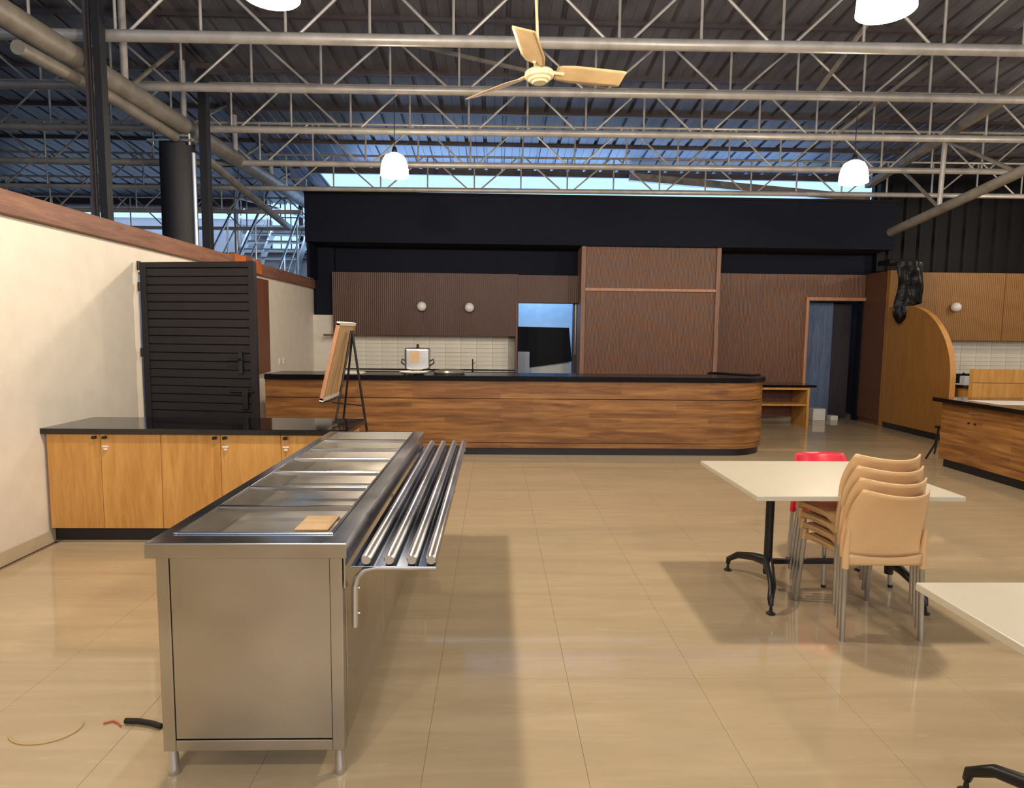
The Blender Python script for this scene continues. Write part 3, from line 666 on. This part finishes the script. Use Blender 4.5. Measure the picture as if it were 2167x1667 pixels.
# easel with board
e = thing('display_easel', 'black wire easel standing behind the low cabinet', 'easel', (0, 0, 0))
A = (-1.265, 5.80, 1.60)
for y in (5.5, 6.05):
    MB().tube([(A[0], A[1]+(y-5.78)*.12, A[2]), (-1.50, y, .008)], .010, 8).build('front_leg', 'blackmetal', e, smooth=True)
MB().tube([A, (-1.06, 5.85, .008)], .011, 8).build('rear_leg', 'blackmetal', e, smooth=True)
MB().tube([(-1.41, 5.52, 1.0), (-1.41, 6.04, 1.0)], .009, 8).build('crossbar', 'blackmetal', e, smooth=True)
MB().tube([(-1.40, 5.6, .98), (-1.18, 5.82, .93)], .007, 6).build('brace', 'blackmetal', e, smooth=True)
for y in (5.56, 6.0): MB().tube([(-1.41, y, 1.0), (-1.49, y, .985), (-1.50, y, 1.01)], .007, 6).build('board_rest', 'blackmetal', e, smooth=True)
db = thing('display_board', 'framed tan board resting on the easel, seen from behind', 'board', (-1.455, 5.77, 1.01))
db.rotation_euler = (0, R(13.5), 0)
B(-.012, .0, -.30, .30, .0, .66).build('backing_sheet', 'kraft', db)
B(-.018, -.012, -.30, .30, .0, .66).build('face', 'white', db)
for a, b_, c_, d_ in ((-.31, -.285, 0, .67), (.285, .31, 0, .67)): B(-.02, .012, a, b_, c_, d_).build('frame_side', 'trimwood', db, bevel=.002)
for c_, d_ in ((-.01, .02), (.65, .68)): B(-.02, .012, -.31, .31, c_, d_).build('frame_side', 'white', db, bevel=.002)
# cables on floor
tag(MB().tube([(-1.49, 2.535, .012), (-1.43, 2.53, .013), (-1.37, 2.515, .012), (-1.325, 2.495, .012)], .011, 10).build('rubber_hose_piece', 'rubber', smooth=True), 'short offcut of black hose on the floor beside the steel counter', 'hose')
tag(MB().tube([(-1.575, 2.53, .004), (-1.545, 2.545, .005), (-1.515, 2.53, .004), (-1.492, 2.51, .004)], .0035, 6).build('wire_offcut', 'wire', smooth=True), 'thin red-orange wire scrap on the floor left of the black hose piece', 'wire')
tag(MB().tube([(-1.78+.13*cos(a), 2.50+.10*sin(a), .003) for a in [(-150+12*i)*pi/180 for i in range(16)]], .003, 6).build('strap_offcut', 'coil', smooth=True), 'curled pale plastic strap on the floor at the lower left', 'strap')

# ------------------------------------------------------------------ steel bain-marie counter
sc2 = thing('steel_serving_counter', 'stainless steel buffet serving counter with empty wells in the foreground', 'serving counter', (0, 0, 0))
X0, X1, Y0, Y1, ZT = -1.19, -.51, 2.19, 4.69, .87
wx0, wx1, wy0, wy1 = -1.13, -.588, 2.295, 4.635
zt0 = ZT-.052
# body panels
B(X0+.036, X1-.026, Y0+.036, Y1-.03, .13, .745).build('inner_box', 'darkgap', sc2)
B(X0+.0675, X1-.0615, Y0+.020, Y0+.034, .145, zt0-.003).build('end_panel', 'steel', sc2, bevel=.002)
for x in (X0+.022, X1-.06): B(x, x+.044, Y0+.016, Y0+.06, .10, zt0).build('corner_post', 'steel', sc2, bevel=.003)
for x in (X0+.022, X1-.06): B(x, x+.044, Y1-.07, Y1-.026, .10, zt0).build('corner_post', 'steel', sc2, bevel=.003)
B(X0+.066, X1-.06, Y0+.018, Y0+.05, .10, .14).build('bottom_rail', 'steel', sc2, bevel=.002)
for y0, y1 in ((Y0+.064, 3.0), (3.005, 3.85), (3.855, Y1-.074)): B(X1-.024, X1-.014, y0, y1, .12, zt0-.003).build('side_panel', 'steel', sc2, bevel=.002)
B(X0+.024, X0+.034, Y0+.064, Y1-.074, .12, zt0-.003).build('side_panel', 'steel', sc2, bevel=.002)
for x in (X0+.045, X1-.04):
    for y in (Y0+.04, Y1-.05):
        MB().lathe([(.018, .0), (.022, .01), (.018, .03), (.016, .10)], (x, y, 0), 14).build('foot', 'chrome', sc2, smooth=True)
# top frame
mb = MB()
mb.box(X0, wx0, Y0, Y1, zt0, ZT).box(wx1, X1, Y0, Y1, zt0, ZT).box(wx0, wx1, Y0, wy0, zt0, ZT).box(wx0, wx1, wy1, Y1, zt0, ZT)
mb.build('top_frame', 'steelbright', sc2)
B(X0-.004, X1+.004, Y0-.006, Y0, zt0-.002, ZT).build('front_apron', 'steel', sc2, bevel=.003)
mb = MB()
r = .012
mb.box(wx0-r, wx0, wy0-r, wy1+r, ZT, ZT+.006).box(wx1, wx1+r, wy0-r, wy1+r, ZT, ZT+.006).box(wx0, wx1, wy0-r, wy0, ZT, ZT+.006).box(wx0, wx1, wy1, wy1+r, ZT, ZT+.006)
mb.build('well_rim', 'steelbright', sc2, bevel=.002)
zw = .765
mb = MB().box(wx0, wx0+.003, wy0, wy1, zw, ZT).box(wx1-.003, wx1, wy0, wy1, zw, ZT).box(wx0, wx1, wy0, wy0+.003, zw, ZT).box(wx0, wx1, wy1-.003, wy1, zw, ZT).box(wx0, wx1, wy0, wy1, zw-.004, zw)
mb.build('well', 'steel', sc2)
for y in (2.31+.335*1, 2.98, 3.306, 3.655, 3.967, 4.30):
    MB().prism([(y-.012, ZT-.012), (y-.010, ZT+.004), (y-.004, ZT+.008), (y+.004, ZT+.008), (y+.010, ZT+.004), (y+.012, ZT-.012)], 'x', wx0+.001, wx1-.001).build('cross_bar', 'steelbright', sc2)
B(wx0+.06, wx1-.004, wy0+.02, 3.30, zw+.002, zw+.006).build('well_plate', 'steel', sc2, bevel=.001)
# angled side skirt and tray rails
B(X1-.012, X1-.006, Y0+.02, Y1-.02, .70, zt0).build('skirt', 'steelbright', sc2)
B(X1+.004, -.205, Y0+.055, Y1+.01, .7635, .7675).build('tray_shelf', 'mirror', sc2, bevel=.001)
for x in (-.452, -.370, -.290, -.222):
    MB().tube([(x, Y0+.060, .788), (x, Y0+.070, .788), (x, 4.70, .788), (x, 4.712, .788)], [.016, .0205, .0205, .016], 16).build('tray_rail', 'chrome', sc2, smooth=True)
for y in (Y0+.085, 3.42, 4.62):
    MB().tube([(-.205, y, .7515), (-.42, y, .7515), (-.462, y, .743), (-.488, y, .717), (-.4985, y, .68), (-.5, y, .53)], .0115, 10).build('bracket', 'chrome', sc2, smooth=True)
    for z in (.67, .575): MB().tube([(-.51, y+.016, z), (-.484, y+.016, z)], .007, 8).build('bolt', 'chrome', sc2)
tag(MB().box(-.07, .07, -.10, .10, 0, .006).build('card_note', 'kraft', bevel=.001), 'tan card lying in the nearest well of the steel counter', 'card').location = (-.755, 2.74, zw+.007)

# ------------------------------------------------------------------ tables
def table(label, loc, W=1.13, D=.95):
    t = thing('dining_table', label, 'table', loc, 0, 'cream-topped cafe tables')
    B(0, W, 0, D, .722, .75).build('table_top', 'tabletop', t, bevel=.004)
    for px, ft in ((.325, .205), (W-.03, W-.02)):
        s = MB().tube([(px, D*.60, .11), (px, D*.60, .722)], .026, 18).build('post', 'blackmetal', t, smooth=True)
        B(min(px, W-.12)-.10, min(px, W-.12)+.10, D*.3, D*.9, .700, .722).build('mounting_plate', 'blackmetal', t, bevel=.003)
        for sy in (-1, 1):
            yc = D*.60; L = .345
            pts = [(px, yc, .19), (px+(ft-px)*.3, yc+sy*L*.35, .175), (px+(ft-px)*.7, yc+sy*L*.78, .135), (ft, yc+sy*L*.97, .085), (ft, yc+sy*L, .05)]
            a = MB().tube(pts, [.034, .027, .022, .018, .014], 12).build('foot_arm', 'blackmetal', t, smooth=True)
            MB().lathe([(.024, 0), (.027, .006), (.010, .018), (.006, .055)], (ft, yc+sy*L, 0), 14).build('glide', 'rubber', a, smooth=True)
    B(.325, W-.03, D*.60-.014, D*.60+.014, .175, .205).build('stretcher', 'blackmetal', t, bevel=.003)
    return t
T1 = table('cream rectangular table with black pedestal legs, the chair stack pushed against it', (1.395, 3.325, 0))
T2 = table('cream table cut off at the lower right corner', (1.468, 1.17, 0), D=.97)

# ------------------------------------------------------------------ stacking chairs (facing +y)
def make_chair(label, mat, loc, rz, group):
    t = thing('stacking_chair', label, 'chair', loc, rz, group)
    def back(u, v):
        s_ = u*2-1; zz = .462+v*.362
        w_ = .209-.004*v-.034*max(0, (v-.55)/.45)**1.7; y = -.232-.03*v-.125*v*v
        y += .088*(abs(s_)**2.2)*v**.8-.018*(1-s_*s_)*min(1, v*3)
        zz += -.016*(1-s_*s_)*v**3-.020*(1-s_*s_)*(1-v)**3
        return (s_*w_, y, zz)
    MB().grid(back, 18, 16).build('backrest', mat, t, smooth=True, solid=.009)
    def seat(u, v):
        s_ = u*2-1; y = -.235+v*.475; w_ = .185+.025*v
        z = .462-.012*(1-s_*s_)*sin(pi*v)-.02*v
        z -= .045*max(0, (v-.86)/.14)**2
        z -= .030*max(0, (abs(s_)-.86)/.14)**2
        return (s_*w_, y, z)
    MB().grid(seat, 14, 16).build('seat', mat, t, smooth=True, solid=.008)
    def apron(u, v):
        s_ = u*2-1; return (s_*.196, -.246-.016*(1-s_*s_), .405+.006*(1-s_*s_)+v*(.064-.022*(1-s_*s_)))
    MB().grid(apron, 14, 3).build('rear_apron', mat, t, smooth=True, solid=.008)
    for sx in (-1, 1):
        def side(u, v, sx=sx):
            y = -.235+u*.455; lo = .385+.055*sin(pi*u)**.8; hi = .470-.025*u+.035*max(0, 1-u*4)
            return (sx*(.198+.014*u), y, lo+(hi-lo)*v)
        MB().grid(side, 14, 3).build('side_apron', mat, t, smooth=True, solid=.007)
    for sx in (-1, 1):
        for (yt, yf, xt, xf, zc) in ((-.232, -.256, .204, .211, .385), (.205, .258, .205, .217, .40)):
            P = lambda z: (sx*(xf+(xt-xf)*z/.47), yf+(yt-yf)*z/.47, z)
            lg = MB().tube([P(.006), P(zc+.01)], .0135, 12).build('leg', 'alu', t, smooth=True)
            MB().tube([P(.0), P(.02)], .0148, 12).build('foot_cap', 'rubber' if mat != 'chair' else 'alu', lg, smooth=True)
            q = [P(zc), P(.43), P(.465)]; rr = [.0175, .0185, .0175]
            if yt < 0: q += [(sx*.204, -.238, .52), (sx*.203, -.248, .60)]; rr += [.014, .007]
            MB().tube(q, rr, 12).build('leg_sleeve', mat, t, smooth=True)
    return t
lb = ['lowest beige plastic chair of the stack, nearest the viewer, feet on the floor',
      'beige plastic chair second from the bottom of the stack',
      'beige plastic chair third from the bottom of the stack',
      'topmost beige plastic chair of the stack against the table']
ch = make_chair(lb[0], 'chair', (2.052, 3.483, 0), 0, 'beige stacking chairs')
for i in range(1, 4): dup(ch, (2.052, 3.483+.030*i, .0555*i), lb[i])
rd = make_chair('red plastic chair tucked in on the far side of the table', 'redchair', (2.325, 4.20, 0), pi, None); rd.scale = (1, 1, .93)

# ------------------------------------------------------------------ ceiling fan
fn = thing('ceiling_fan', 'cream three-bladed ceiling fan hanging from the roof', 'ceiling fan', (.32, 5.083, 3.53))
fn.rotation_euler = (-.027, -.056, .287)
MB().lathe([(0, -.058), (.052, -.057), (.060, -.045), (.078, -.040), (.085, -.026), (.105, -.018), (.112, .0), (.108, .022), (.09, .036), (.03, .045), (0, .046)], (0, 0, 0), 36).build('motor_housing', 'fanlight', fn, smooth=True)
for k in range(3):
    a = k*2*pi/3; c_, s_ = cos(a), sin(a)
    def bl(u, v, c_=c_, s_=s_):
        r_ = .135+.575*u; wd = (.062+.028*min(1, u*4)-.012*u)*(1 if u < .97 else .93); 
        y = (v-.5)*2*wd+.018*u; z = .028-(v-.5)*.055
        if u < .05: y *= .75
        return (c_*r_-s_*y, s_*r_+c_*y, z)
    b_ = MB().grid(bl, 18, 6).build('blade', 'fan', fn, smooth=True, solid=.005)
    MB().tube([(c_*.09, s_*.09, .03), (c_*.20, s_*.20, .024)], .014, 8).build('blade_arm', 'fanlight', b_, smooth=True)
MB().tube([(0, 0, .04), (0.01, 0, 1.62)], .011, 10).build('down_rod', 'fanlight', fn, smooth=True)
MB().lathe([(.02, .04), (.045, .055), (.03, .10), (.014, .12)], (0, 0, 0), 20).build('canopy', 'fanlight', fn, smooth=True)

# ------------------------------------------------------------------ pendants
LBL = ['lit white dome pendant lamp at the left above the bar', 'lit white dome pendant lamp at the right above the bar',
       'lit pendant lamp nearer the viewer, on the left', 'lit pendant lamp nearer the viewer, on the right']
for i, (x, y, z) in enumerate(LAMPS):
    t = thing('pendant_lamp', LBL[i], 'pendant lamp', (x, y, z), group='lit dome pendant lamps')
    pr = [(.150, -.125), (.157, -.12), (.152, -.04), (.135, .04), (.105, .095), (.05, .125), (.02, .130), (.02, .122), (.048, .117), (.10, .088), (.128, .036), (.145, -.04), (.150, -.118)]
    MB().lathe(pr, (0, 0, 0), 32, closed=True).build('shade', 'lampglass', t, smooth=True)
    MB().lathe([(.025, .125), (.03, .15), (.02, .19), (.006, .20)], (0, 0, 0), 14).build('cap', 'blackmetal', t, smooth=True)
    zc = zr(y)-z-.02 if i > 1 else 4.28-z
    MB().tube([(0, 0, .19), (0, 0, zc)], .0045, 6).build('cord', 'rubber', t)
